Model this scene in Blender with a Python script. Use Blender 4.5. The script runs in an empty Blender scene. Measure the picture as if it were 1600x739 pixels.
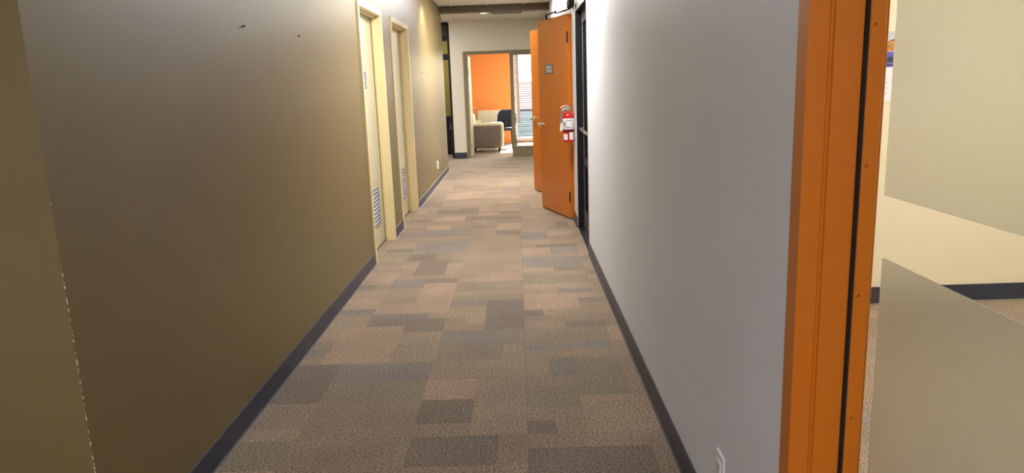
import bpy, bmesh, math, random
from mathutils import Vector, Matrix
C = bpy.context.scene.collection
PI = math.pi
XL, XR, CZ, YF = -1.2544, 0.5874, 2.78, 15.2      # left wall, right wall, ceiling height, far wall
YE = 12.95                                         # where the left wall ends

# ------------------------------------------------------------------ camera
cd = bpy.data.cameras.new('camera'); cam = bpy.data.objects.new('camera', cd); C.objects.link(cam)
cd.sensor_fit = 'HORIZONTAL'; cd.sensor_width = 36; cd.lens = 1139.96/1600*36; cd.clip_start = 0.02
Rm = Matrix(((0.99938, 0.03275, 0.01293), (0.00601, 0.20313, -0.97913), (-0.03469, 0.97860, 0.20281)))
cam.matrix_world = Matrix.Translation((0, 0, 1.457)) @ Rm.to_4x4()
bpy.context.scene.camera = cam

# ------------------------------------------------------------------ world, sun, exposure
vs = bpy.context.scene.view_settings
vs.view_transform = 'Standard'; vs.look = 'None'; vs.gamma = 1.0; vs.use_curve_mapping = False
vs.exposure = 0.0
bpy.context.scene.display_settings.display_device = 'sRGB'
W = bpy.data.worlds.new('world'); bpy.context.scene.world = W; W.use_nodes = True
nt = W.node_tree; nt.nodes.clear()
sky = nt.nodes.new('ShaderNodeTexSky'); sky.sky_type = 'HOSEK_WILKIE'; sky.turbidity = 8
sky.sun_direction = Vector((0.3, 1.0, 0.8)).normalized()
bg = nt.nodes.new('ShaderNodeBackground'); bg.inputs[1].default_value = 20
wo = nt.nodes.new('ShaderNodeOutputWorld'); nt.links.new(sky.outputs[0], bg.inputs[0]); nt.links.new(bg.outputs[0], wo.inputs[0])
sl = bpy.data.lights.new('sun', 'SUN'); sl.energy = 60; sl.angle = 0.01; sl.color = (1, .95, .86)
sun = bpy.data.objects.new('sun', sl); C.objects.link(sun)
sun.rotation_euler = Vector((0.3, 1.0, 0.8)).to_track_quat('Z', 'Y').to_euler()

def area(name, loc, sx, sy, power, col=(1, .975, .955)):
    l = bpy.data.lights.new(name, 'AREA'); l.shape = 'RECTANGLE'; l.size = sx; l.size_y = sy; l.energy = power; l.color = col
    o = bpy.data.objects.new(name, l); C.objects.link(o); o.location = loc; return o
TX = -0.135
TROFFERS = [(TX, -1.3, 76), (TX, 6.0, 80), (TX, 10.8, 120)]     # x, y, watts of the corridor troffers
for i, (x, y, p) in enumerate(TROFFERS): area('troffer_light', (x, y, CZ-.03), .56, 1.16, p)
area('side_room_light', (2.4, 2.6, CZ-.03), .56, 1.16, 95, (1, .96, .9))
area('alcove_light', (-2.3, 14.2, 2.71), .56, 1.16, 40)
area('lounge_fill', (.9, 17.2, 2.70), 1.16, .56, 70)  # added fill without a fixture, brightens the orange lounge wall
area('yellow_room_light', (-2.4, 16.8, CZ-.03), 1.16, .56, 22, (1, .95, .85))
POTS = [(-1.0, 10.35, 40), (0.36, 10.35, 9), (-.55, 13.6, 16)]
for x, y, p in POTS:
    l = bpy.data.lights.new('pot_light', 'SPOT'); l.energy = p*2.2; l.spot_size = 2.0; l.spot_blend = .6; l.shadow_soft_size = .05; l.color = (1, .9, .7)
    o = bpy.data.objects.new('pot_light', l); C.objects.link(o); o.location = (x, y, CZ-.03 if y < 12.7 else 2.715)

# ------------------------------------------------------------------ materials
def srgb(*c):
    return tuple(((v/255)/12.92 if v/255 <= .04045 else ((v/255+.055)/1.055)**2.4) for v in c)
def mat(name, col, rough=.5, metal=0, spec=.5, noise=0, nscale=40, bump=0, bscale=200, trans=0, ior=1.45, emit=None, es=0, coat=0):
    m = bpy.data.materials.new(name); m.use_nodes = True; t = m.node_tree; b = t.nodes['Principled BSDF']
    b.inputs['Base Color'].default_value = (*col, 1); b.inputs['Roughness'].default_value = rough
    b.inputs['Metallic'].default_value = metal; b.inputs['Specular IOR Level'].default_value = spec
    b.inputs['Transmission Weight'].default_value = trans; b.inputs['IOR'].default_value = ior
    b.inputs['Coat Weight'].default_value = coat
    if emit: b.inputs['Emission Color'].default_value = (*emit, 1); b.inputs['Emission Strength'].default_value = es
    tc = t.nodes.new('ShaderNodeTexCoord')
    if noise:
        n = t.nodes.new('ShaderNodeTexNoise'); n.inputs['Scale'].default_value = nscale; n.inputs['Detail'].default_value = 4
        r = t.nodes.new('ShaderNodeMapRange'); r.inputs['From Min'].default_value = .3; r.inputs['From Max'].default_value = .7
        r.inputs['To Min'].default_value = 1-noise; r.inputs['To Max'].default_value = 1+noise
        mx = t.nodes.new('ShaderNodeVectorMath'); mx.operation = 'SCALE'; mx.inputs[0].default_value = col
        t.links.new(tc.outputs['Object'], n.inputs['Vector']); t.links.new(n.outputs[0], r.inputs[0])
        t.links.new(r.outputs[0], mx.inputs['Scale']); t.links.new(mx.outputs[0], b.inputs['Base Color'])
    if bump:
        n = t.nodes.new('ShaderNodeTexNoise'); n.inputs['Scale'].default_value = bscale; n.inputs['Detail'].default_value = 3
        bp = t.nodes.new('ShaderNodeBump'); bp.inputs['Strength'].default_value = bump; bp.inputs['Distance'].default_value = .002
        t.links.new(tc.outputs['Object'], n.inputs['Vector']); t.links.new(n.outputs[0], bp.inputs['Height']); t.links.new(bp.outputs[0], b.inputs['Normal'])
    return m
M = dict(
    taupe=mat('taupe_paint', srgb(120, 104, 66), .42, spec=.7, noise=.04, nscale=3, bump=.15, bscale=160),
    white=mat('cool_white_paint', srgb(226, 229, 236), .5, spec=.4, noise=.015, nscale=3, bump=.12, bscale=160),
    cream=mat('cream_paint', srgb(234, 221, 192), .6, spec=.3, bump=.12, bscale=160),
    offwhite=mat('off_white_paint', srgb(222, 216, 200), .6, spec=.3, bump=.1, bscale=160),
    orange_wall=mat('orange_wall_paint', srgb(252, 158, 84), .6, spec=.3, bump=.1, bscale=160),
    gold_wall=mat('gold_wall_paint', srgb(158, 142, 72), .6),
    orange=mat('orange_gloss_paint', srgb(200, 112, 26), .35, spec=.5, bump=.06, bscale=120),
    cream_frame=mat('cream_frame_paint', srgb(232, 214, 165), .35, spec=.5),
    cream_door=mat('cream_door_paint', srgb(214, 208, 176), .4, spec=.5),
    base=mat('dark_vinyl_base', srgb(57, 61, 76), .35, spec=.5, noise=.1, nscale=20),
    beam=mat('brown_beam_paint', srgb(84, 70, 52), .6),
    tile=mat('acoustic_tile', srgb(214, 206, 192), .9, spec=.1, noise=.06, nscale=90, bump=.5, bscale=150),
    tbar=mat('grid_white', srgb(205, 200, 190), .5),
    black=mat('black_aluminium', srgb(30, 30, 34), .35, metal=.2, noise=.08, nscale=8),
    blackglass=mat('dark_glass', srgb(14, 14, 17), .08, spec=.6),
    taupe_frame=mat('taupe_metal', srgb(128, 116, 88), .45),
    steel=mat('satin_steel', (.8, .79, .78), .22, metal=1, noise=.03, nscale=30),
    castmetal=mat('cast_metal', (.42, .41, .40), .45, metal=.7),
    screwdark=mat('screw_recess', srgb(96, 44, 10), .6),
    dark=mat('dark_gap', srgb(20, 17, 16), .8),
    red=mat('red_enamel', srgb(190, 16, 26), .22, spec=.6, coat=.5),
    paper=mat('paper_label', srgb(226, 224, 222), .6, noise=.05, nscale=60),
    greytext=mat('grey_print', srgb(120, 122, 130), .7),
    blue=mat('blue_sign', srgb(52, 66, 140), .4),
    signgrey=mat('sign_grey', srgb(124, 106, 112), .4),
    plastic=mat('white_plastic', srgb(232, 232, 236), .3),
    leather=mat('cream_leather', srgb(214, 206, 178), .45, noise=.05, nscale=12, bump=.3, bscale=90),
    leather_shaded=mat('cream_leather_shaded', srgb(120, 110, 98), .5, noise=.05, nscale=12, bump=.3, bscale=90),  # cream leather turned from the sun, its shade put into the colour
    navy=mat('navy_fabric', srgb(34, 42, 62), .85, noise=.15, nscale=80, bump=.4, bscale=300),
    matteblack=mat('matt_black_metal', srgb(18, 17, 18), .8, spec=.2),
    blackplastic=mat('black_plastic', srgb(22, 22, 24), .4),
    lit=mat('lamp_diffuser', (.9, .9, .86), .5, emit=(1, .93, .82), es=3.5),
    slat=mat('blind_slat', srgb(206, 208, 208), .5),
    plaster=mat('bare_plaster', srgb(226, 216, 190), .8),
    vent=mat('grey_vent_paint', srgb(150, 152, 166), .45),
    ventceil=mat('ceiling_grille_paint', srgb(176, 180, 184), .5),
)
# clear glass: straight-through glass with a Fresnel reflection
def clearglass(name, tint):
    m = bpy.data.materials.new(name); m.use_nodes = True; t = m.node_tree; t.nodes.clear()
    o = t.nodes.new('ShaderNodeOutputMaterial'); tr = t.nodes.new('ShaderNodeBsdfTransparent'); tr.inputs[0].default_value = (*tint, 1)
    g = t.nodes.new('ShaderNodeBsdfGlossy'); g.inputs['Roughness'].default_value = .01
    lw = t.nodes.new('ShaderNodeLayerWeight'); lw.inputs[0].default_value = .5; f = t.nodes.new('ShaderNodeMath'); f.operation = 'POWER'; f.inputs[1].default_value = 6
    t.links.new(lw.outputs['Facing'], f.inputs[0]); mx = t.nodes.new('ShaderNodeMixShader')
    t.links.new(f.outputs[0], mx.inputs[0]); t.links.new(tr.outputs[0], mx.inputs[1]); t.links.new(g.outputs[0], mx.inputs[2]); t.links.new(mx.outputs[0], o.inputs[0])
    return m
M['glass'] = clearglass('clear_glass', (.97, .98, .97))
# frosted film: blurred refraction plus a little diffuse haze
def frosted():
    m = bpy.data.materials.new('frosted_film'); m.use_nodes = True; t = m.node_tree; b = t.nodes['Principled BSDF']
    b.inputs['Base Color'].default_value = (.83, .87, .84, 1); b.inputs['Roughness'].default_value = .29
    b.inputs['Transmission Weight'].default_value = .94; b.inputs['IOR'].default_value = 1.25; b.inputs['Specular IOR Level'].default_value = .2
    tc = t.nodes.new('ShaderNodeTexCoord'); n = t.nodes.new('ShaderNodeTexNoise'); n.inputs['Scale'].default_value = 700
    bp = t.nodes.new('ShaderNodeBump'); bp.inputs['Strength'].default_value = .15; bp.inputs['Distance'].default_value = .001
    t.links.new(tc.outputs['Object'], n.inputs['Vector']); t.links.new(n.outputs[0], bp.inputs['Height']); t.links.new(bp.outputs[0], b.inputs['Normal'])
    return m
M['frost'] = frosted()
# carpet: each tile's woven tone (attribute) times yarn speckle, ribbed along the corridor
def carpet():
    m = bpy.data.materials.new('carpet_tile'); m.use_nodes = True; t = m.node_tree; b = t.nodes['Principled BSDF']; N = t.nodes.new; Lk = t.links.new
    b.inputs['Roughness'].default_value = .95; b.inputs['Specular IOR Level'].default_value = .15
    b.inputs['Sheen Weight'].default_value = .25; b.inputs['Sheen Roughness'].default_value = .5
    at = N('ShaderNodeAttribute'); at.attribute_name = 'tone'; tc = N('ShaderNodeTexCoord')
    n1 = N('ShaderNodeTexNoise'); n1.inputs['Scale'].default_value = 100; n1.inputs['Detail'].default_value = 3; n1.inputs['Roughness'].default_value = .8
    cr = N('ShaderNodeValToRGB'); e = cr.color_ramp.elements; e[0].position = .33; e[0].color = (.22, .21, .22, 1); e[1].position = .7; e[1].color = (2.5, 2.25, 2.0, 1)
    k = cr.color_ramp.elements.new(.5); k.color = (1, .98, .95, 1)
    mu = N('ShaderNodeMix'); mu.data_type = 'RGBA'; mu.blend_type = 'MULTIPLY'; mu.inputs['Factor'].default_value = 1
    n2 = N('ShaderNodeTexNoise'); n2.inputs['Scale'].default_value = 3; n2.inputs['Detail'].default_value = 3
    r2 = N('ShaderNodeMapRange'); r2.inputs['From Min'].default_value = .3; r2.inputs['From Max'].default_value = .7; r2.inputs['To Min'].default_value = .9; r2.inputs['To Max'].default_value = 1.1
    sc = N('ShaderNodeVectorMath'); sc.operation = 'SCALE'
    wv = N('ShaderNodeTexWave'); wv.bands_direction = 'X'; wv.inputs['Scale'].default_value = 26; wv.inputs['Distortion'].default_value = 1.2; wv.inputs['Detail Scale'].default_value = 6
    ad = N('ShaderNodeMath'); ad.operation = 'MULTIPLY_ADD'; ad.inputs[1].default_value = .35
    bp = N('ShaderNodeBump'); bp.inputs['Strength'].default_value = .6; bp.inputs['Distance'].default_value = .004
    # ribs read darker where the tone's alpha says the block is ribbed
    rb = N('ShaderNodeMapRange'); rb.inputs['To Min'].default_value = .75; rb.inputs['To Max'].default_value = 1.15
    rm = N('ShaderNodeMix'); rm.data_type = 'FLOAT'; rm.inputs['A'].default_value = 1
    s2 = N('ShaderNodeVectorMath'); s2.operation = 'SCALE'
    for x in (n1, n2, wv): Lk(tc.outputs['Object'], x.inputs['Vector'])
    Lk(n1.outputs[0], cr.inputs[0]); Lk(at.outputs['Color'], mu.inputs['A']); Lk(cr.outputs[0], mu.inputs['B'])
    Lk(n2.outputs[0], r2.inputs[0]); Lk(mu.outputs['Result'], sc.inputs[0]); Lk(r2.outputs[0], sc.inputs['Scale'])
    Lk(wv.outputs['Fac'], rb.inputs[0]); Lk(rb.outputs[0], rm.inputs['B']); Lk(at.outputs['Alpha'], rm.inputs['Factor'])
    Lk(sc.outputs[0], s2.inputs[0]); Lk(rm.outputs['Result'], s2.inputs['Scale']); Lk(s2.outputs[0], b.inputs['Base Color'])
    Lk(wv.outputs['Fac'], ad.inputs[0]); Lk(n1.outputs[0], ad.inputs[2]); Lk(ad.outputs[0], bp.inputs['Height']); Lk(bp.outputs[0], b.inputs['Normal'])
    return m
M['carpet'] = carpet()
def brickmat():
    m = bpy.data.materials.new('far_brick'); m.use_nodes = True; t = m.node_tree; b = t.nodes['Principled BSDF']
    tc = t.nodes.new('ShaderNodeTexCoord'); mp = t.nodes.new('ShaderNodeMapping'); mp.inputs['Rotation'].default_value = (PI/2, 0, 0)
    br = t.nodes.new('ShaderNodeTexBrick'); br.inputs['Color1'].default_value = (.45, .18, .12, 1); br.inputs['Color2'].default_value = (.55, .26, .18, 1)
    br.inputs['Mortar'].default_value = (.7, .66, .6, 1); br.inputs['Scale'].default_value = 4
    t.links.new(tc.outputs['Object'], mp.inputs[0]); t.links.new(mp.outputs[0], br.inputs[0]); t.links.new(br.outputs[0], b.inputs['Base Color']); b.inputs['Roughness'].default_value = .9
    return m
M['brick'] = brickmat()

# ------------------------------------------------------------------ helpers
def bx(bm, x0, x1, y0, y1, z0, z1, bev=0, rot=None):
    a = [min(x0, x1), min(y0, y1), min(z0, z1)]; b = [max(x0, x1), max(y0, y1), max(z0, z1)]
    c = [(p+q)/2 for p, q in zip(a, b)]
    r = bmesh.ops.create_cube(bm, size=1); vs_ = r['verts']
    bmesh.ops.scale(bm, vec=[q-p for p, q in zip(a, b)], verts=vs_)
    if rot is not None: bmesh.ops.rotate(bm, cent=(0, 0, 0), matrix=rot, verts=vs_)
    bmesh.ops.translate(bm, vec=c, verts=vs_)
    if bev:
        es = list({e for v in vs_ for e in v.link_edges})
        bmesh.ops.bevel(bm, geom=es, offset=bev, segments=2, affect='EDGES', profile=.7)
def cyl(bm, p, q, r, r2=None, seg=16):
    p, q = Vector(p), Vector(q); d = q-p
    m = Matrix.Translation((p+q)/2) @ d.to_track_quat('Z', 'Y').to_matrix().to_4x4()
    bmesh.ops.create_cone(bm, cap_ends=True, segments=seg, radius1=r, radius2=r if r2 is None else r2, depth=d.length, matrix=m)
def tube(bm, pts, r, seg=8):
    for a, b in zip(pts, pts[1:]): cyl(bm, a, b, r, seg=seg)
    for a in pts[1:-1]: bmesh.ops.create_uvsphere(bm, u_segments=seg, v_segments=6, radius=r, matrix=Matrix.Translation(a))
def lathe(bm, prof, seg=24, off=(0, 0)):
    rings = []
    for r, z in prof:
        rings.append([bm.verts.new((off[0]+r*math.cos(2*PI*i/seg), off[1]+r*math.sin(2*PI*i/seg), z)) for i in range(seg)])
    for a, b in zip(rings, rings[1:]):
        for i in range(seg): bm.faces.new((a[i], a[(i+1) % seg], b[(i+1) % seg], b[i]))
    bm.faces.new(rings[0][::-1]); bm.faces.new(rings[-1])
def prism(bm, pts, axis, a, b):
    """extrude a 2-D outline (pts) along axis between a and b"""
    def P(u, v, w): return {0: (w, u, v), 1: (u, w, v), 2: (u, v, w)}[axis]
    A = [bm.verts.new(P(u, v, a)) for u, v in pts]; B = [bm.verts.new(P(u, v, b)) for u, v in pts]
    bm.faces.new(A); bm.faces.new(B[::-1]); n = len(pts)
    for i in range(n): bm.faces.new((A[i], B[i], B[(i+1) % n], A[(i+1) % n]))
def obj(name, bm, m, parent=None, smooth=False):
    bmesh.ops.recalc_face_normals(bm, faces=bm.faces)
    me = bpy.data.meshes.new(name); bm.to_mesh(me); bm.free(); me.materials.append(M[m])
    if smooth:
        for p in me.polygons: p.use_smooth = True
        try: me.set_sharp_from_angle(angle=.7)
        except Exception: pass
    o = bpy.data.objects.new(name, me); C.objects.link(o)
    if parent: o.parent = parent
    return o
def box(name, m, x0, x1, y0, y1, z0, z1, parent=None, bev=0):
    b = bmesh.new(); bx(b, x0, x1, y0, y1, z0, z1, bev); return obj(name, b, m, parent, bev > 0)
def boxes(name, m, lst, parent=None, bev=0):
    b = bmesh.new()
    for l in lst: bx(b, *l, bev=bev)
    return obj(name, b, m, parent, bev > 0)
def tag(o, label, cat, group=None, kind=None):
    if label: o['label'] = label
    if cat: o['category'] = cat
    if group: o['group'] = group
    if kind: o['kind'] = kind
    return o
def thing(name, label, cat, loc=(0, 0, 0), rz=0, group=None, kind=None):
    o = bpy.data.objects.new(name, None); C.objects.link(o); o.location = loc; o.rotation_euler = (0, 0, rz); o.empty_display_size = .1
    return tag(o, label, cat, group, kind)
def struct(o, label, cat): return tag(o, label, cat, kind='structure')

# ------------------------------------------------------------------ floor and carpet tiles
rnd = random.Random(7)
fl = struct(box('floor', 'dark', -4.2, 4.2, -2.6, YF+.0, -.12, -.012), 'brown mottled carpet tile floor of the corridor', 'floor')
T = dict(base=srgb(136, 120, 101), dark=srgb(116, 104, 91), blue=srgb(122, 113, 105), pink=srgb(151, 130, 110), green=srgb(127, 116, 97), brown=srgb(141, 123, 104))
# blocks seen in the photograph: x0, x1, y0, y1, tone, ribbed
SEEN = [(-.25, 0, 4.25, 4.85, 'dark', 1), (-.5, 0, 4.0, 4.3, 'blue', .4), (-1.0, -.5, 3.5, 3.78, 'blue', .2), (-1.25, -.95, 3.22, 3.76, 'dark', 1),
        (-.5, -.2, 3.0, 3.23, 'dark', 1), (.2, .5, 3.22, 3.78, 'green', .8), (0, .5, 2.5, 2.7, 'dark', 1), (-.22, 0, 5.35, 5.65, 'pink', .8),
        (-.72, -.5, 4.9, 5.38, 'pink', 0), (-1.0, -.5, 4.62, 4.9, 'pink', 0), (-1.1, -.78, 3.76, 4.33, 'pink', .2), (-.5, -.3, 3.23, 3.48, 'pink', 0),
        (0, .42, 4.6, 4.82, 'pink', 0), (.27, .55, 2.92, 3.23, 'pink', .9), (-.5, 0, 5.12, 5.38, 'green', 0), (0, .5, 5.77, 6.15, 'blue', 0),
        (-.45, -.1, 2.62, 2.9, 'dark', .8), (0, .5, 5.3, 5.5, 'green', 0), (0, .25, 6.9, 7.3, 'blue', 0), (.25, .5, 7.0, 7.3, 'pink', 0),
        (-.25, 0, 7.4, 7.7, 'pink', 0), (-.25, 0, 7.15, 7.35, 'dark', .5), (-.9, -.6, 5.65, 6.1, 'dark', .4), (-.85, -.45, 6.4, 6.9, 'blue', .2),
        (-.6, 0, 8.0, 8.2, 'dark', 0), (-.5, 0, 5.65, 6.6, 'base', 0), (-1.0, -.5, 4.9, 5.3, 'base', 0)]
def tone_fn(seed):
    r = random.Random(seed); st = []
    cuts = sorted(r.sample([1, 2, 3], 2)); rows = [0, cuts[0], cuts[1], 4]
    for a, b in zip(rows, rows[1:]):
        xc = r.choice([0, 1, 2, 2, 3, 4])
        for lo, hi in ((0, xc), (xc, 4)):
            nm = r.choices(['base', 'brown', 'dark', 'blue', 'pink', 'green'], [40, 24, 7, 8, 10, 11])[0]
            rib = r.choice([0, 0, .3, .9]) if nm in ('dark', 'pink') else r.choice([0, 0, .2])
            st.append((lo, hi, a, b, nm, rib, r.uniform(.93, 1.07)))
    return st
def carpet_tile(x0, x1, y0, y1, cx, cy, parent, seed):
    st = tone_fn(seed); g = .0004
    xs = [x0+g, x0+g+.002] + [cx+.125*i for i in (1, 2, 3) if x0+.01 < cx+.125*i < x1-.01] + [x1-g-.002, x1-g]
    ys = [y0+g, y0+g+.002] + [cy+.125*i for i in (1, 2, 3) if y0+.01 < cy+.125*i < y1-.01] + [y1-g-.002, y1-g]
    nx, ny = len(xs), len(ys); vsx = []; 
    for j, y in enumerate(ys):
        for i, x in enumerate(xs):
            edge = i in (0, nx-1) or j in (0, ny-1)
            vsx.append((x, y, -.0006 if edge else 0))
    fcs = [(j*nx+i, j*nx+i+1, (j+1)*nx+i+1, (j+1)*nx+i) for j in range(ny-1) for i in range(nx-1)]
    top = len(fcs); per = [i for i in range(nx)]+[j*nx+nx-1 for j in range(1, ny)]+[(ny-1)*nx+i for i in range(nx-2, -1, -1)]+[j*nx for j in range(ny-2, 0, -1)]
    k0 = len(vsx)
    for p in per: vsx.append((vsx[p][0], vsx[p][1], -.012))
    n = len(per)
    for i in range(n): fcs.append((per[i], k0+i, k0+(i+1) % n, per[(i+1) % n]))
    me = bpy.data.meshes.new('carpet_tile'); me.from_pydata(vsx, [], fcs); me.materials.append(M['carpet'])
    ca = me.color_attributes.new('tone', 'FLOAT_COLOR', 'CORNER')
    for p in me.polygons:
        x, y = p.center.x, p.center.y; col = None
        for s in SEEN:
            if s[0] <= x <= s[1] and s[2] <= y <= s[3] and x < .6: col = (*T[s[4]], s[5]); break
        if col is None:
            u, v = (x-cx)/.125, (y-cy)/.125; col = (*T['base'], 0)
            for lo, hi, a, b, nm, rib, mlt in st:
                if lo <= u <= hi and a <= v <= b: col = (*[q*mlt for q in T[nm]], rib); break
        for li in p.loop_indices: ca.data[li].color = col
    o = bpy.data.objects.new('carpet_tile', me); C.objects.link(o); o.parent = parent; return o
row = 0; y = -.0
YR = [1.5+.5*i for i in range(28)]
for iy, yy in enumerate(YR):
    for ix in range(-3, 2):
        x0, x1 = max(ix*.5, XL+.004), min(ix*.5+.5, XR-.004)
        if x1-x0 < .03: continue
        y1 = min(yy+.5, YF)
        if yy >= YE and ix == -3: x0 = ix*.5
        carpet_tile(x0, x1, yy, y1, ix*.5, yy, fl, 1000+iy*17+ix)
for iy in range(2, 9):          # the side room behind the glass
    for ix in range(2, 8):
        x0 = max(ix*.5, .76); yy = iy*.5+.5
        carpet_tile(max(x0, .81), ix*.5+.5, yy, min(yy+.5, 4.545), ix*.5, yy, fl, 5000+iy*31+ix)
# plain carpet where single tiles cannot be told apart
def carpet_slab(name, x0, x1, y0, y1, zt=0):
    o = box(name, 'carpet', x0, x1, y0, y1, -.012, zt)
    ca = o.data.color_attributes.new('tone', 'FLOAT_COLOR', 'CORNER')
    for d in ca.data: d.color = (*T['base'], .2)
    return o
cs = carpet_slab('carpet_field', -3.3, XR-.004, -2.6, 1.5); cs.parent = fl
cs = carpet_slab('carpet_field', -3.3, XL-.13, 1.5, 1.92); cs.parent = fl
cs = carpet_slab('carpet_field', -3.2, -1.5, YE+.01, YF); cs.parent = fl
struct(carpet_slab('floor_lounge', -3.4, 3.0, YF, 19.2, 0), 'pale brown carpet floor of the lounge beyond the doorway', 'floor')

# ------------------------------------------------------------------ walls
D1, D2 = (6.05, 7.10), (7.62, 8.80)
for a, b_ in (D1, D2): carpet_slab('carpet_strip', XL-.15, XL+.004, a+.05, b_-.05).parent = fl
carpet_slab('carpet_strip', XR-.004, XR+.14, 6.2, 7.4).parent = fl
for a, b_ in ((7.86, 8.76), (9.37, 10.27)): carpet_slab('carpet_strip', XR-.004, XR+2.0, a, b_).parent = fl
HT = 2.18
WT = .13
boxes('wall_left', 'taupe', [
    (XL-WT, XL, 1.92, D1[0]+.02, 0, CZ), (XL-WT, XL, D1[1]-.02, D2[0]+.02, 0, CZ), (XL-WT, XL, D2[1]-.02, YE, 0, CZ),
    (XL-WT, XL, D1[0]+.02, D1[1]-.02, HT-.02, CZ), (XL-WT, XL, D2[0]+.02, D2[1]-.02, HT-.02, CZ),
    (-3.3, XL-WT, 1.92, 2.05, 0, CZ)])
wl = bpy.data.objects['wall_left']; struct(wl, 'taupe painted left wall of the corridor with two doorways', 'wall')
# chipped corner: bare plaster flecks along the arris
b = bmesh.new(); r = random.Random(3)
for z in [1.19]+[.40+.62*r.random()**1.3 for _ in range(46)]:
    s = r.uniform(.0012, .0032); bmesh.ops.create_icosphere(b, subdivisions=1, radius=1, matrix=Matrix.Translation((XL+.0003, 1.9203, z)) @ Matrix.Diagonal((s*.7, s*.7, s*r.uniform(.8, 2.6), 1)))
o = obj('plaster_chips', b, 'plaster', wl); o['kind'] = 'stuff'; o['label'] = 'tiny white plaster chips along the wall corner'
# right wall
SB = (6.20, 7.40); O1 = (7.86, 8.76); O2 = (9.37, 10.27); FX1 = .745
boxes('wall_right', 'white', [
    (XR, XR+.13, 1.565, SB[0], 0, CZ), (XR, XR+.13, SB[1], O1[0]-.013, 0, CZ), (XR, XR+.13, O1[1]+.013, O2[0]-.013, 0, CZ),
    (XR, XR+.13, O2[1]+.013, YF+.1, 0, CZ), (XR, XR+.13, SB[0], SB[1], 2.20, CZ), (XR, XR+.13, O1[0]-.013, O1[1]+.013, HT+.02, CZ),
    (XR, XR+.13, O2[0]-.013, O2[1]+.013, HT+.02, CZ), (XR, FX1, .02, 1.565, 2.25, CZ), (XR, FX1, -2.6, .02, 0, CZ), (XR+.13, FX1, 1.565, 6.0, 0, CZ)])
struct(bpy.data.objects['wall_right'], 'cool white painted right wall of the corridor', 'wall')
boxes('wall_far', 'offwhite', [
    (-1.325, -1.07, YF, YF+.13, 0, CZ), (-1.07, XR, YF, YF+.13, 2.155, CZ), (.53, XR, YF, YF+.13, 0, 2.155)])
struct(bpy.data.objects['wall_far'], 'off white end wall around the lounge doorway', 'wall')
struct(box('wall_back', 'white', -3.3, XR, -2.7, -2.6, 0, CZ), 'white wall behind the viewpoint', 'wall')
struct(box('wall_side_left', 'white', -3.4, -3.3, -2.7, 2.05, 0, CZ), 'white wall of the side passage', 'wall')
struct(boxes('wall_alcove', 'offwhite', [(-3.3, -3.2, YE-.2, 19.1, 0, CZ), (-3.2, XL-WT, YE-.2, YE-.1, 0, CZ)]), 'off white wall of the alcove behind the left wall', 'wall')
# side room behind the frosted glass
struct(box('wall_side_room', 'cream', .745, 4.2, 4.55, 4.65, 0, CZ), 'cream end wall of the room behind the frosted glass', 'wall')
struct(boxes('wall_side_room_right', 'cream', [(4.1, 4.2, -2.6, 4.55, 0, CZ), (.745, 4.1, -2.7, -2.6, 0, CZ)]), 'cream outer walls of the glazed room', 'wall')
struct(boxes('wall_store_room', 'offwhite', [(2.6, 2.7, 6.0, 13, 0, CZ), (.72, 2.6, 12.9, 13, 0, CZ), (.80, 2.6, 5.9, 6.0, 0, CZ), (.72, 2.6, 7.6, 7.7, 0, CZ)]), 'dim walls of the rooms behind the orange doors', 'wall')
# lounge
struct(boxes('wall_lounge', 'orange_wall', [(-1.3, -.06, 19.0, 19.12, 0, CZ), (-.06, 1.7, 19.0, 19.12, 0, .07), (-.06, 1.7, 19.0, 19.12, 2.4, CZ), (1.7, 3.0, 19.0, 19.12, 0, CZ)]), 'bright orange wall at the far end of the lounge', 'wall')
struct(boxes('wall_lounge_left', 'offwhite', [(-1.32, -1.2, YF+.13, 19.0, 0, CZ)]), 'white side wall of the lounge', 'wall')
struct(boxes('wall_lounge_right', 'offwhite', [(2.9, 3.0, YF, 19.0, 0, CZ), (XR+.13, 2.9, YF+.0, YF+.13, 0, CZ)]), 'white right wall of the lounge', 'wall')
struct(box('wall_yellow_room', 'gold_wall', -3.2, -1.32, 17.6, 17.7, 0, CZ), 'mustard yellow wall behind the black window frames', 'wall')

# ------------------------------------------------------------------ ceiling
ce = struct(box('ceiling', 'tbar', -3.4, 4.2, -2.7, 19.2, CZ+.012, CZ+.1), 'suspended ceiling with pale acoustic tiles', 'ceiling')
def ctile(x0, x1, y0, y1, z):
    g = .011
    b = bmesh.new(); bx(b, x0+g, x1-g, y0+g, y1-g, z-.002, z+.01); o = obj('ceiling_tile', b, 'tile', ce); return o
holes = [(x-.3, x+.3, y-.6, y+.6) for x, y, _ in TROFFERS]
xs = [XL, -1.05, -.44, .17, XR]
ys = [-1.9+1.2*i for i in range(13)]
tb = bmesh.new()
for i in range(len(ys)-1):
    for j in range(4):
        cx, cy = (xs[j]+xs[j+1])/2, (ys[i]+ys[i+1])/2
        if j == 1+0 and False: pass
        if any(h[0] < cx < h[1] and abs(cy-(h[2]+h[3])/2) < .55 for h in holes): continue
        if ys[i+1] > 12.75: 
            ctile(xs[j], xs[j+1], ys[i], 12.7, CZ); continue
        ctile(xs[j], xs[j+1], ys[i], ys[i+1], CZ)
for y in ys: bx(tb, XL, XR, y-.011, y+.011, CZ-.003, CZ+.012)
for x in xs[1:-1]: bx(tb, x-.011, x+.011, ys[0], 12.7, CZ-.003, CZ+.012)
FZ = 2.745          # ceiling beyond the beam
ys2 = [12.95, 13.85, 14.45, YF]
struct(box('ceiling_far', 'tbar', -3.2, XR, 12.95, YF, FZ+.012, CZ+.012), 'lower ceiling beyond the brown beam', 'ceiling')
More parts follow.
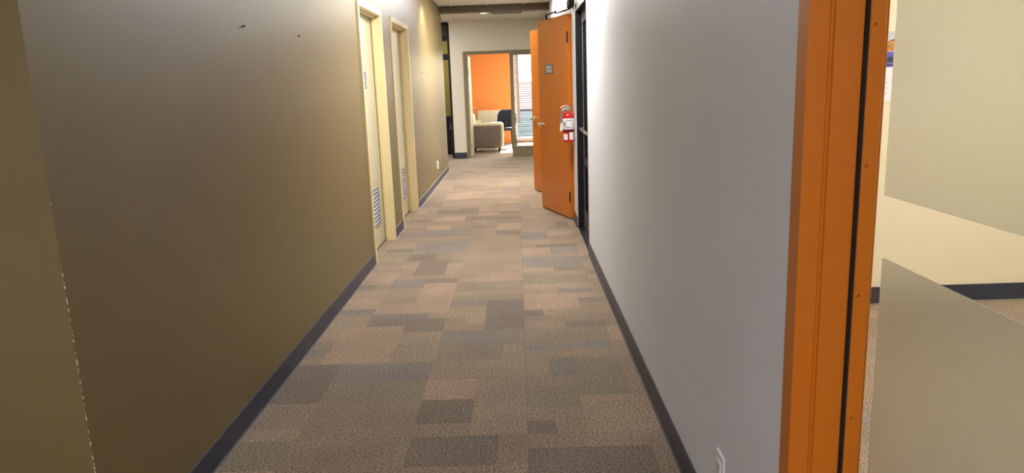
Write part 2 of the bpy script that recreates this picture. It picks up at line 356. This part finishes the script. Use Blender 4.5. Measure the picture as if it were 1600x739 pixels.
for x0, x1 in [(-2.4, -1.66), (-1.66, -1.05), (-1.05, -.44), (-.44, .17), (.17, XR)]:
    for y0, y1 in zip(ys2, ys2[1:]):
        if (x0, y0) == (-.44, 12.95): continue
        ctile(x0, x1, y0, y1, FZ)
for y in ys2[1:-1]: bx(tb, -2.4, XR, y-.011, y+.011, FZ-.003, FZ+.012)
for x in (-1.66, -1.05, -.44, .17): bx(tb, x-.011, x+.011, 12.95, YF, FZ-.003, FZ+.012)
obj('ceiling_grid', tb, 'tbar', ce)
struct(boxes('beam', 'beam', [(XL, XR, 12.72, 12.95, 2.685, CZ+.012), (-3.2, XL, 12.72+.02, 12.95, 2.685, CZ)]), 'dark brown beam crossing the ceiling at the end of the left wall', 'beam')
struct(box('ceiling_lounge', 'tile', -1.3, 3, YF+.13, 19, 2.74, CZ), 'ceiling of the lounge', 'ceiling')

def troffer(x, y, label):
    t = thing('ceiling_light', label, 'light', (x, y, CZ), group='fluorescent ceiling lights')
    boxes('frame', 'tbar', [(-.305, -.28, -.6, .6, -.006, .01), (.28, .305, -.6, .6, -.006, .01), (-.28, .28, -.6, -.575, -.006, .01), (-.28, .28, .575, .6, -.006, .01)], t)
    box('diffuser', 'lit', -.28, .28, -.575, .575, 0, .006, t)
troffer(TX, 6.0, 'lit fluorescent ceiling light over the corridor before the cream doors')
troffer(TX, 10.8, 'lit fluorescent ceiling light over the corridor past the orange doors')
troffer(TX, -1.3, 'fluorescent ceiling light behind the viewpoint')
troffer(2.4, 2.6, 'fluorescent ceiling light in the room behind frosted glass')
troffer(-2.3, 14.2, 'fluorescent ceiling light in the alcove behind the left wall')
for (x, y, p), lb in zip(POTS, ('round recessed pot light washing the left wall', 'round recessed pot light washing the right wall', 'round recessed pot light beyond the brown beam')):
    z = CZ if y < 12.7 else FZ
    t = thing('pot_light', lb, 'light', (x, y, z), group='round recessed ceiling lights')
    b = bmesh.new(); lathe(b, [(.085, -.003), (.085, -.009), (.068, -.012), (.06, -.004)], 28); obj('trim_ring', b, 'plastic', t, True)
    b = bmesh.new(); lathe(b, [(.058, -.008), (.058, -.004)], 28); obj('bulb', b, 'lit', t)
t = thing('ceiling_vent', 'pale grey rectangular air grille in the ceiling past the beam', 'vent', (-.135, 13.4, FZ))
boxes('frame', 'ventceil', [(-.3, .3, -.44, -.41, -.01, .004), (-.3, .3, .41, .44, -.01, .004), (-.3, -.27, -.41, .41, -.01, .004), (.27, .3, -.41, .41, -.01, .004)], t)
box('backing', 'dark', -.27, .27, -.41, .41, .004, .008, t)
for i in range(12):
    b = bmesh.new(); bx(b, -.27, .27, -.38+i*.069-.026, -.38+i*.069+.026, -.006, -.003, rot=Matrix.Rotation(.35, 3, 'X')); obj('slat', b, 'ventceil', t)

# ------------------------------------------------------------------ baseboards
def baseb(name, segs, x, side, label):
    b = bmesh.new()
    for y0, y1 in segs:
        s = side
        prism(b, [(x, 0), (x+s*.016, 0), (x+s*.010, .006), (x+s*.007, .02), (x+s*.006, .098), (x+s*.003, .102), (x, .102)], 1, y0, y1)
    return struct(obj(name, b, 'base'), label, 'baseboard')
baseb('baseboard_left', [(1.92, D1[0]-.001), (D1[1]+.001, D2[0]-.001), (D2[1]+.001, YE)], XL, 1, 'dark vinyl baseboard along the taupe left wall')
baseb('baseboard_right', [(1.567, SB[0]-.002), (SB[1]+.002, O1[0]-.015), (O1[1]+.015, O2[0]-.015), (O2[1]+.015, YF)], XR, -1, 'dark vinyl baseboard along the white right wall')
b = bmesh.new(); bx(b, -1.331, -1.072, YF-.008, YF, 0, .125); bx(b, -1.333, -1.325, YF-.008, YF+.13, 0, .125)
struct(obj('baseboard_far', b, 'base'), 'black baseboard at the foot of the off white end wall', 'baseboard')
struct(box('baseboard_side_room', 'base', .745, 4.1, 4.538, 4.55, 0, .105), 'dark baseboard of the room behind the frosted glass', 'baseboard')

# ------------------------------------------------------------------ cream doors on the left
def left_door(name, ys_, label, leafm, framem):
    y0, y1 = ys_; d = thing(name, label, 'door', (XL, (y0+y1)/2, 0), kind='structure'); h = (y1-y0)/2; f = .05
    P = .012
    b = bmesh.new()
    for s in (-1, 1):
        a, c = s*h, s*(h-f)
        bx(b, -.145, P, a, c, 0, HT, bev=.002)                     # jamb
        bx(b, -.075, -.045, c, c-s*.016, 0, HT-f)                  # stop
    bx(b, -.145, P, -h+f, h-f, HT-f, HT, bev=.002); bx(b, -.075, -.045, -h+f, h-f, HT-f-.016, HT-f)
    obj('frame', b, framem, d)
    lf = box('leaf', leafm, -.135, -.09, -h+f+.003, h-f-.003, .012, HT-f-.003, d, bev=.0015)
    box('threshold', 'dark', -.14, -.092, -h+f, h-f, 0, .010, d)
    v = boxes('louvre_vent', 'vent', [(-.09, -.084, -.31, .29, .205, .225), (-.09, -.084, -.31, .29, .545, .565), (-.09, -.084, -.31, -.285, .225, .545), (-.09, -.084, .27, .29, .225, .545), (-.09, -.084, -.02, .0, .225, .545), (-.0915, -.0895, -.285, .27, .225, .545)], d)
    for i in range(9):
        b = bmesh.new(); bx(b, -.094, -.080, -.285, .27, .245+i*.036-.002, .245+i*.036+.002, rot=Matrix.Rotation(.7, 3, 'Y')); obj('slat', b, 'vent', v)
    k = bmesh.new(); cyl(k, (-.09, -h+f+.07, 1.0), (-.078, -h+f+.07, 1.0), .028); cyl(k, (-.09, -h+f+.07, 1.0), (-.035, -h+f+.07, 1.0), .009)
    bx(k, -.045, -.030, -h+f+.06, -h+f+.18, .99, 1.01, bev=.004); obj('lever_handle', k, 'steel', d, True)
    return d
d1 = left_door('door_1', D1, 'nearer cream door with a louvred vent and a blue sign', 'cream_door', 'cream_frame')
d2 = left_door('door_2', D2, 'farther tan cream door with a louvred vent', 'cream_door', 'cream_frame')
# blue washroom sign with a white wheelchair figure
sgy, sgz, sx = 6.583, 1.545, XL-.090
t = thing('washroom_sign', 'small blue washroom sign with white figures on the nearer cream door', 'sign', (sx, sgy, sgz))
box('plate', 'plastic', 0, .003, -.078, .078, -.085, .085, t, bev=.001)
box('face', 'blue', .003, .004, -.070, .070, -.077, .077, t)
b = bmesh.new()
cyl(b, (.004, .005, .045), (.0052, .005, .045), .011); bx(b, .004, .0052, -.003, .010, -.005, .032); bx(b, .004, .0052, -.003, .036, -.008, .002)
bx(b, .004, .0052, .028, .036, -.045, -.005); bx(b, .004, .0052, .028, .046, -.05, -.043)
for i in range(14):
    a = PI*.55+i*PI*1.15/13; bx(b, .004, .0052, .004+.034*math.cos(a)-.004, .004+.034*math.cos(a)+.004, -.022+.034*math.sin(a)-.004, -.022+.034*math.sin(a)+.004)
obj('wheelchair_symbol', b, 'plastic', t)

# ------------------------------------------------------------------ nails and outlets
def nail(y, z, label, x=XL):
    b = bmesh.new(); cyl(b, (x, y, z), (x+.012, y, z+.003), .0028, seg=8); cyl(b, (x+.011, y, z+.003), (x+.0135, y, z+.0035), .006, seg=10)
    tag(obj('nail', b, 'dark'), label, 'nail', 'nails in the left wall')
nail(3.477, 1.763, 'dark nail in the dim taupe wall, the one farther from the cream doors')
nail(4.354, 1.776, 'dark nail in the taupe wall, closest one before the nearer cream door')
nail(9.9, 1.66, 'dark nail in the bright wall just past the second cream door')
nail(10.4, 1.66, 'dark nail in the bright wall, the last before the wall ends')
def outlet(loc, sx, label, deep=.006):
    t = thing('wall_outlet', label, 'outlet', loc, group='white wall outlets')
    box('cover_plate', 'plastic', 0, sx*deep, -.038, .038, -.06, .06, t, bev=.0018)
    f = box('socket_face', 'plastic', sx*deep, sx*(deep+.003), -.018, .018, -.035, .035, t, bev=.001)
    for yy in (-.007, .007):
        for zz in (-.017, .017): box('slot', 'dark', sx*(deep+.003), sx*(deep+.0034), yy-.001, yy+.001, zz-.006, zz+.006, f)
    for zz in (-.046, .046):
        b = bmesh.new(); cyl(b, (sx*deep, 0, zz), (sx*(deep+.001), 0, zz), .003, seg=8); obj('screw', b, 'steel', t)
outlet((XL, 11.15, .305), 1, 'white outlet low on the taupe wall past the cream doors', .022)
outlet((XR, 2.045, .278), -1, 'white outlet low on the white right wall beside the orange frame')

# ------------------------------------------------------------------ black glazed door in the right wall
d = thing('door_3', 'black glazed door with a silver push bar in the right wall', 'door', (XR, 6.8, 0), kind='structure')
b = bmesh.new()
bx(b, .002, .13, .53, .6, 0, 2.20, bev=.003); bx(b, .002, .13, -.6, -.545, 0, 2.20, bev=.003); bx(b, .002, .13, -.545, .53, 2.13, 2.20, bev=.003)
obj('frame', b, 'black', d)
b = bmesh.new()
for a in (( .43, .527), (-.542, -.445)): bx(b, .062, .105, a[0], a[1], .012, 2.125, bev=.003)
bx(b, .062, .105, -.445, .43, 2.02, 2.125, bev=.003); bx(b, .062, .105, -.445, .43, .012, .2, bev=.003); bx(b, .062, .105, -.445, .43, .66, .74, bev=.003)
lf = obj('leaf', b, 'black', d)
box('glass_pane', 'blackglass', .08, .087, -.445, .43, .74, 2.02, lf); box('glass_pane', 'blackglass', .08, .087, -.445, .43, .2, .66, lf)
box('lit_stile_edge', 'steel', .054, .062, .425, .431, .02, 2.12, d)  # pale strip standing in for light caught on the stile edge
b = bmesh.new(); bx(b, .018, .036, -.50, .49, 1.0, 1.03, bev=.004); bx(b, .03, .064, .45, .48, 1.0, 1.03, bev=.003); bx(b, .03, .064, -.49, -.46, 1.0, 1.03, bev=.003)
obj('push_bar', b, 'steel', d, True)
box('threshold', 'black', .0, .13, -.6, .6, 0, .009, d)

# ------------------------------------------------------------------ orange doors standing ajar
def orange_door(name, yr, ang, label, sign=False):
    y0, y1 = yr
    d = thing(name, label, 'door', (XR, y0, 0), kind='structure')
    b = bmesh.new(); w = y1-y0
    bx(b, .0, .135, -.013, 0, 0, HT+.02, bev=.002); bx(b, .0, .135, w, w+.013, 0, HT+.02, bev=.002); bx(b, .0, .135, 0, w, HT-.012, HT+.02, bev=.002)
    obj('frame', b, 'orange', d)
    b = bmesh.new(); bx(b, -.0225, .0225, .003, w-.008, .014, HT-.018, bev=.002)
    lf = obj('leaf', b, 'orange', d); lf.rotation_euler = (0, 0, ang); lf.location = (-.022, 0.0, 0)
    def hang(nm, bm, m, sm=False):
        o = obj(nm, bm, m, lf, sm); return o
    for z in (.25, 1.1, 1.93):
        b = bmesh.new(); cyl(b, (-.0275, -.004, z-.055), (-.0275, -.004, z+.055), .008, seg=10); bx(b, -.0245, -.0223, .0, .018, z-.05, z+.05); hang('hinge', b, 'black')
    for s in (-1, 1):
        b = bmesh.new(); yy = w-.075
        cyl(b, (s*.0225, yy, .995), (s*.034, yy, .995), .036, seg=20); cyl(b, (s*.034, yy, .995), (s*.068, yy, .995), .012)
        bx(b, s*.058, s*.076, yy-.13, yy+.018, .98, 1.010, bev=.008)
        cyl(b, (s*.034, yy, .995), (s*.040, yy, .995), .024, seg=20)
        hang('lever_handle', b, 'steel', True)
    b = bmesh.new(); bx(b, -.012, .012, w-.0085, w-.006, .94, 1.05); hang('latch_plate', b, 'steel')
    return d, lf
d4, lf4 = orange_door('door_4', O1, math.atan2(.277, .84), 'nearer orange door standing ajar, with a small sign and lever')
d5, lf5 = orange_door('door_5', O2, math.atan2(.338, .818), 'farther orange door standing ajar behind the nearer one')
# small name sign: grey frame with two pale printed lines
bpy.context.view_layer.update()
t = thing('door_sign', 'small grey framed sign with two pale lines on the nearer orange door', 'sign')
t.matrix_world = Matrix.Translation((XR-.022, O1[0], 0)) @ Matrix.Rotation(math.atan2(.277, .84), 4, 'Z') @ Matrix.Translation((-.0225, .55, 1.62))
box('plate', 'signgrey', -.006, 0, -.13, .13, -.055, .055, t, bev=.0015)
boxes('printed_panel', 'paper', [(-.0068, -.006, -.085, .075, .005, .032), (-.0068, -.006, -.09, .07, -.034, -.008)], t)
r = random.Random(5); L_ = []
for zz in (.0185, -.021):
    y = -.078
    while y < .06:
        w_ = r.uniform(.006, .013); L_.append((-.0074, -.0068, y, y+w_, zz-r.uniform(.003, .007), zz+r.uniform(.003, .007))); y += w_+.006
boxes('print', 'greytext', L_, t)['kind'] = 'stuff'
# door closer with its two-link arm
t = thing('door_closer', 'black door closer and folding arm above the nearer orange door', 'door closer', (XR, 7.58, 2.235))
box('body', 'matteblack', -.052, 0, -.17, .13, -.036, .036, t, bev=.008)
b = bmesh.new(); cyl(b, (-.034, .05, -.034), (-.034, .05, -.055), .014); obj('spindle', b, 'matteblack', t, True)
b = bmesh.new(); e = Vector((-.15, .46, -.033)); bx(b, -.012, .012, 0, (Vector((-.034, .05, -.048))-e).length, -.004, .004)
bmesh.ops.rotate(b, verts=b.verts, cent=(0, 0, 0), matrix=Matrix.Rotation(math.atan2(.116, .41), 3, 'Z')); bmesh.ops.translate(b, verts=b.verts, vec=(-.034, .05, -.050)); obj('main_arm', b, 'matteblack', t)
tube_b = bmesh.new(); tube(tube_b, [e, Vector((-.235, .78, -.035))], .008); cyl(tube_b, e+Vector((0, 0, -.02)), e+Vector((0, 0, .01)), .011); cyl(tube_b, (-.235, .78, -.075), (-.235, .78, -.025), .011); bx(tube_b, -.25, -.22, .745, .815, -.078, -.072)
obj('forearm', tube_b, 'matteblack', t)

# ------------------------------------------------------------------ fire extinguisher
t = thing('fire_extinguisher', 'red fire extinguisher hanging on the right wall beside the orange door', 'fire extinguisher', (.522, 7.6, .86))
b = bmesh.new(); lathe(b, [(.045, 0), (.056, .004), (.058, .012), (.058, .262), (.054, .285), (.04, .302), (.022, .31), (.018, .316)], 28); obj('cylinder', b, 'red', t, True)
b = bmesh.new(); lathe(b, [(.0585, .135), (.0588, .136), (.0588, .244), (.0585, .245)], 28); obj('instruction_label', b, 'paper', t, True)
def arc_label(z0, z1, a0, a1, m, name, r=.0587):
    b = bmesh.new(); n = 8; A = []
    for i in range(n+1):
        a = a0+(a1-a0)*i/n; A.append((r*math.cos(a), r*math.sin(a), (r+.0008)*math.cos(a), (r+.0008)*math.sin(a)))
    for i in range(n):
        p, q = A[i], A[i+1]
        vv = [b.verts.new(c) for c in ((p[2], p[3], z0), (q[2], q[3], z0), (q[2], q[3], z1), (p[2], p[3], z1))]; b.faces.new(vv)
    b.verts.ensure_lookup_table(); bmesh.ops.remove_doubles(b, verts=b.verts, dist=1e-6)
    bmesh.ops.solidify(b, geom=b.faces[:], thickness=.0006)
    return obj(name, b, m, t)
arc_label(.028, .088, math.radians(205), math.radians(255), 'paper', 'inspection_label')
arc_label(.028, .104, math.radians(275), math.radians(325), 'paper', 'inspection_label')
arc_label(.165, .215, math.radians(215), math.radians(235), 'greytext', 'label_print', .0592)
arc_label(.15, .158, math.radians(225), math.radians(290), 'greytext', 'label_print', .0592)
arc_label(.22, .228, math.radians(245), math.radians(300), 'greytext', 'label_print', .0592)
b = bmesh.new(); lathe(b, [(.0592, .112), (.060, .112), (.060, .128), (.0592, .128)], 28); obj('strap', b, 'blackplastic', t, True)
b = bmesh.new(); cyl(b, (0, 0, .312), (0, 0, .348), .014); bx(b, -.018, .018, -.014, .014, .33, .356, bev=.003); cyl(b, (0, -.014, .338), (0, -.026, .338), .013); obj('valve', b, 'castmetal', t, True)
b = bmesh.new()
tube(b, [(.01, 0, .356), (-.012, 0, .372), (-.05, 0, .368), (-.078, 0, .35)], .006)
tube(b, [(.005, 0, .348), (-.03, 0, .346), (-.068, 0, .325)], .0055); obj('squeeze_handle', b, 'castmetal', t, True)
b = bmesh.new(); tube(b, [(-.015, -.01, .338), (-.05, -.015, .325), (-.070, -.018, .28), (-.072, -.018, .2)], .008); obj('hose', b, 'greytext', t, True)
b = bmesh.new(); cyl(b, (-.072, -.018, .2), (-.075, -.018, .12), .010, .016); obj('nozzle', b, 'plastic', t, True)
b = bmesh.new(); bx(b, .058, .065, -.02, .02, .02, .36); bx(b, .03, .062, -.008, .008, .346, .352); obj('wall_bracket', b, 'steel', t)

# ------------------------------------------------------------------ orange frame and frosted window (right foreground)
w = thing('window_1', 'orange framed floor to ceiling window with frosted film in the right wall', 'window', (0, 0, 0), kind='structure')
prof = [(XR-.003, 1.51), (.626, 1.51), (.628, 1.505), (.631, 1.505), (.633, 1.498), (.6895, 1.498), (.691, 1.502), (.739, 1.502), (.742, 1.506), (.742, 1.560), (.74, 1.567), (XR+.0, 1.567), (XR-.003, 1.565)]
b = bmesh.new(); prism(b, prof, 2, 0, 2.25); 
prism(b, [(x, 1.585-y) for x, y in prof], 2, 0, 2.25)                       # the jamb at the other end
obj('frame_jambs', b, 'orange', w)
boxes('frame_head', 'orange', [(XR-.003, .742, .08, 1.505, 2.19, 2.25), (XR-.003, .742, .08, 1.505, 0, .06)], w)
box('rubber_gap', 'dark', .6897, .6960, 1.488, 1.5022, .06, 2.19, w)
gb = bmesh.new(); prism(gb, [(.6965, 1.5022), (.6965, 1.489), (.6985, 1.486), (.7265, 1.486), (.7285, 1.488), (.7300, 1.494), (.7300, 1.5022)], 2, .06, 2.19)
bd = obj('glazing_bead', gb, 'orange', w)
for z in (.44, .721, .9985, 1.273, 1.550, 1.83):
    b = bmesh.new(); c = Vector((.7055, 1.4863, z))
    bmesh.ops.create_cone(b, cap_ends=True, segments=16, radius1=.0058, radius2=.0036, depth=.0036, matrix=Matrix.Translation(c-Vector((0, .0018, 0))) @ Matrix.Rotation(PI/2, 4, 'X'))
    sc_ = obj('screw', b, 'orange', bd)
    b = bmesh.new(); bx(b, .7030, .7080, 1.4823, 1.4828, z-.0008, z+.0008); bx(b, .7047, .7063, 1.4823, 1.4828, z-.0025, z+.0025); obj('screw_slot', b, 'screwdark', sc_)
box('glass_pane', 'glass',   .7325, .7375, .09, 1.500, .06, 2.19, w)
FY = 1.442
f1 = box('frosted_film', 'frost', .7285, .7320, .11, FY+.0105, 1.2157, 2.17, w); f1['label'] = 'frosted film, upper band'
f2 = box('frosted_film', 'frost', .7285, .7320, .11, FY, .08, 1.0885, w); f2['label'] = 'frosted film, lower band'

# calendar in the side room
t = thing('wall_calendar', 'wall calendar with a canyon photo on the cream wall behind the glass', 'calendar', (2.185, 4.55, 1.28))
box('page', 'plastic', -.135, .15, -.004, 0, 0, .205, t)
box('picture_sheet', 'paper', -.135, .15, -.005, 0, .207, .415, t)
def daub(m_, lst, nm):
    b = bmesh.new()
    for pts in lst: prism(b, pts, 1, -.0058, -.005)
    return obj(nm, b, m_, t)
M['cal_sky'] = mat('cal_sky', srgb(196, 196, 206), .5); M['cal_rock'] = mat('cal_rock', srgb(190, 130, 70), .5, noise=.5, nscale=45)
M['cal_water'] = mat('cal_water', srgb(92, 94, 170), .5, noise=.35, nscale=30); M['cal_dark'] = mat('cal_dark', srgb(58, 56, 84), .5)
daub('cal_sky', [[(-.135, .36), (.15, .36), (.15, .415), (-.135, .415)]], 'picture_sky')
daub('cal_rock', [[(-.135, .30), (.15, .30), (.15, .36), (.1, .372), (.05, .355), (0, .378), (-.06, .36), (-.135, .37)]], 'picture_rocks')
daub('cal_water', [[(-.135, .207), (.15, .207), (.15, .297), (-.135, .297)]], 'picture_water')
b = bmesh.new()
for pts in ([(-.05, .235), (.1, .235), (.09, .265), (-.03, .26)], [(-.135, .214), (.15, .214), (.15, .222), (-.135, .222)]): prism(b, pts, 1, -.0062, -.0058)
obj('picture_shadow', b, 'cal_dark', t)
dm = boxes('date_marks', 'greytext', [(x, x+.006, -.0045, -.004, z, z+.005) for x in (-.10, -.06, -.02, .02, .06, .10) for z in (.05, .08, .11, .14)], t); dm['kind'] = 'stuff'
b = bmesh.new(); cyl(b, (.0, -.006, .425), (.0, 0, .425), .004, seg=8); obj('pin', b, 'dark', t)

# ------------------------------------------------------------------ end of the corridor: taupe doorway, sidelight, blind
w = thing('window_2', 'taupe framed sidelight beside the lounge doorway', 'window', (0, YF, 0), kind='structure')
boxes('frame', 'taupe_frame', [(-.125, -.055, -.012, .135, 0, 2.095), (.50, .545, -.012, .135, 0, 2.095), (-.055, .5, -.012, .135, 2.06, 2.095), (-.055, .5, -.012, .135, .185, .215)], w)
box('kick_panel', 'taupe_frame', -.055, .5, .0, .12, 0, .185, w)
box('glass_pane', 'glass', -.055, .5, .05, .056, .215, 2.06, w)
d = thing('door_6', 'open cream door in the taupe frame leading to the lounge', 'door', (-1.07, YF, 0), kind='structure')
boxes('frame', 'taupe_frame', [(0, .05, -.012, .14, 0, 2.155), (.05, 1.615, -.012, .14, 2.095, 2.155), (.05, .066, .06, .14, 0, 2.095)], d)
box('leaf', 'cream_door', .052, .092, .15, 1.0, .012, 2.085, d, bev=.002)
b = bmesh.new()
cyl(b, (.092, .93, 1.0), (.10, .93, 1.0), .03); cyl(b, (.10, .93, 1.0), (.14, .93, 1.0), .011); bx(b, .13, .148, .80, .94, .99, 1.012, bev=.005); obj('lever_handle', b, 'steel', d, True)
for z in (.25, 1.75):
    b = bmesh.new(); cyl(b, (.094, .148, z-.05), (.094, .148, z+.05), .008, seg=10); obj('hinge', b, 'steel', d)
t = thing('venetian_blind', 'white venetian blind with open slats behind the sidelight', 'blind', (.2225, YF+.20, 0))
box('headrail', 'slat', -.30, .30, -.025, .025, 2.06, 2.10, t, bev=.003)
sb = bmesh.new(); bx(sb, -.295, .295, -.022, .022, -.0013, .0013, rot=Matrix.Rotation(-.28, 3, 'X')); so = obj('slat', sb, 'slat', t); so.location = (0, 0, .24)
for i in range(1, 41):
    c = so.copy(); C.objects.link(c); c.parent = t; c.location = (0, 0, .24+i*.045)
box('bottom_rail', 'slat', -.295, .295, -.018, .018, .195, .213, t, bev=.003)
b = bmesh.new()
for x in (-.2, .2): cyl(b, (x, -.024, .2), (x, -.024, 2.07), .0012, seg=6)
obj('cord', b, 'slat', t)
# lounge window to daylight
w = thing('window_3', 'bright outside window in the lounge wall', 'window', (0, 19.0, 0), kind='structure')
boxes('frame', 'plastic', [(-.06, 0, .02, .1, .07, 2.4), (1.64, 1.7, .02, .1, .07, 2.4), (0, 1.64, .02, .1, 2.34, 2.4), (0, 1.64, .02, .1, .07, .13), (.8, .85, .02, .1, .13, 2.34)], w)
box('glass_pane', 'glass', 0, .8, .055, .061, .13, 2.34, w); box('glass_pane', 'glass', .85, 1.64, .055, .061, .13, 2.34, w)
box('window_sill', 'plastic', -.08, 1.72, -.06, .02, .05, .07, w)
# brick building outside
t = thing('brick_building', 'red brick building seen outside the lounge window', 'building', (-4.1, 30, -.05))
box('wall', 'brick', -4, 4.2, 0, 5, 0, 9, t); box('parapet', 'plastic', -4.1, 4.3, -.1, 5.1, 9, 9.25, t)
for x in (-2.6, -.2, 2.0):
    f = box('window', 'plastic', x-.6, x+.6, -.04, .0, 1.6, 3.4, t); box('pane', 'blackglass', x-.5, x+.5, -.05, -.04, 1.7, 3.3, f)
M['asphalt'] = mat('asphalt', srgb(58, 66, 72), 1, spec=0, noise=.4, nscale=.6)
struct(box('ground_outside', 'asphalt', -30, 30, 19.2, 60, -.3, -.05), 'grey paved ground outside the lounge window', 'ground')

t = thing('yard_wall', 'low white wall across the yard beyond the lounge window', 'garden wall', (6, 46, -.05))
box('wall', 'plastic', -7, 9, 0, .3, 0, 1.6, t); box('coping', 'tbar', -7.05, 9.05, -.05, .35, 1.6, 1.68, t)

# ------------------------------------------------------------------ armchairs and office chair in the lounge
def cushion(bm, x0, x1, y0, y1, z0, z1, bev):
    r = bmesh.ops.create_cube(bm, size=1); v = r['verts']
    bmesh.ops.scale(bm, vec=(x1-x0, y1-y0, z1-z0), verts=v); bmesh.ops.translate(bm, vec=((x0+x1)/2, (y0+y1)/2, (z0+z1)/2), verts=v)
    bmesh.ops.bevel(bm, geom=list({e for q in v for e in q.link_edges}), offset=bev, segments=4, affect='EDGES', profile=.5)
def armchair(loc, rz, label, wide=.80):
    """faces local -y; x is its width"""
    t = thing('armchair', label, 'armchair', loc, rz, group='padded lounge armchairs'); h = wide/2
    for s in (-1, 1):
        b = bmesh.new()                                            # arm with a rolled front
        o_, i_ = s*h, s*(h-.14)
        cushion(b, min(o_, i_), max(o_, i_), -.36, .30, .10, .60, .035)
        obj('arm', b, 'leather_shaded', t, True)
        b = bmesh.new(); cushion(b, min(o_, i_)+.004, max(o_, i_)-.004, -.40, -.345, .33, .61, .026); cushion(b, min(o_, i_)+.004, max(o_, i_)-.004, -.40, -.345, .12, .33, .026)
        obj('arm_front', b, 'leather', t, True)
        b = bmesh.new(); cushion(b, min(o_, i_)+.002, max(o_, i_)-.002, -.37, .30, .585, .635, .022); obj('arm_pad', b, 'leather', t, True)
    b = bmesh.new(); cushion(b, -h+.145, h-.145, -.37, .20, .28, .46, .04); obj('seat', b, 'leather', t, True)
    b = bmesh.new(); cushion(b, -h+.02, h-.02, .20, .38, .12, .86, .06)
    for v in b.verts: v.co.y += max(0, v.co.z-.5)*.14
    obj('backrest', b, 'leather', t, True)
    b = bmesh.new(); cushion(b, -h+.145, h-.145, -.33, .25, .10, .28, .015); obj('base', b, 'leather_shaded', t, True)
    for sx in (-1, 1):
        for yy in (-.31, .27):
            b = bmesh.new(); cyl(b, (sx*(h-.07), yy, 0), (sx*(h-.07), yy, .10), .022, .03, 12); obj('foot', b, 'blackplastic', t, True)
    return t
armchair((-.735, 16.75, 0), PI/2, 'cream armchair with shade-toned sides, side-on just inside the lounge doorway')
armchair((-.70, 18.45, 0), .0, 'cream armchair in the corner against the orange wall', .70)
t = thing('office_chair', 'dark navy chair with rounded back beside the taupe mullion', 'chair', (-.31, 17.62, 0), -.2)
b = bmesh.new()
prof = [(-.2, 0), (-.235, .12), (-.23, .28), (-.19, .38), (-.11, .42), (.11, .42), (.19, .38), (.23, .28), (.235, .12), (.2, 0)]
prism(b, [(x, z+.47) for x, z in prof], 1, .18, .25)
bmesh.ops.bevel(b, geom=[e for e in b.edges if abs(e.verts[0].co.y-e.verts[1].co.y) < 1e-6], offset=.02, segments=3, affect='EDGES')
for v in b.verts: v.co.y += (v.co.z-.47)*.18 - .35*(.235**2-v.co.x**2)*.6
obj('backrest', b, 'navy', t, True)
b = bmesh.new(); cushion(b, -.24, .24, -.27, .2, .41, .485, .033); obj('seat', b, 'navy', t, True)
b = bmesh.new(); bx(b, -.03, .03, .17, .2, .40, .75, bev=.005); obj('back_support', b, 'blackplastic', t)
for sx in (-1, 1):
    for yy in (-.22, .2):
        b = bmesh.new(); tube(b, [(sx*.2, yy*.9, .42), (sx*.23, yy*1.15, 0.0)], .018, 10); obj('leg', b, 'blackplastic', t, True)
for sx in (-1, 1):
    b = bmesh.new(); tube(b, [(sx*.215, -.22, .12), (sx*.215, .215, .12)], .009, 8); obj('stretcher', b, 'blackplastic', t, True)

# ------------------------------------------------------------------ black framed window at the far left
w = thing('window_4', 'black framed glazing left of the end wall', 'window', (0, 15.6, 0), kind='structure')
boxes('frame', 'black', [(-1.385, -1.335, -.25, .08, 0, 2.74), (-3.2, -1.385, 0, .08, 2.72, 2.78), (-3.2, -1.385, 0, .08, 2.40, 2.5), (-3.2, -1.385, 0, .08, 2.02, 2.14), (-2.45, -2.37, 0, .08, 0, 2.78)], w)
w['label'] = 'black framed glazing left of the end wall'
for x0, x1 in ((-2.37, -1.385), (-3.2, -2.45)):
    for z0, z1 in ((.0, 2.02), (2.14, 2.40)): box('glass_pane', 'glass', x0, x1, .035, .041, z0, z1, w)
    box('brown_panel', 'beam', x0, x1, .03, .05, 2.5, 2.72, w)
t = thing('low_cabinet', 'black low cabinet behind the black framed glazing', 'cabinet', (-2.1, 16.5, 0))
box('body', 'blackplastic', -.7, .72, -.25, .25, .04, .80, t, bev=.004); box('top', 'black', -.72, .74, -.27, .27, .80, .83, t, bev=.003); box('plinth', 'black', -.66, .68, -.22, .22, 0, .04, t)
for x in (-.35, .37):
    f = box('door', 'blackplastic', x-.33, x+.33, -.262, -.25, .07, .78, t); b = bmesh.new(); cyl(b, (x+.25, -.27, .55), (x+.25, -.27, .68), .006, seg=8); obj('handle', b, 'steel', f)
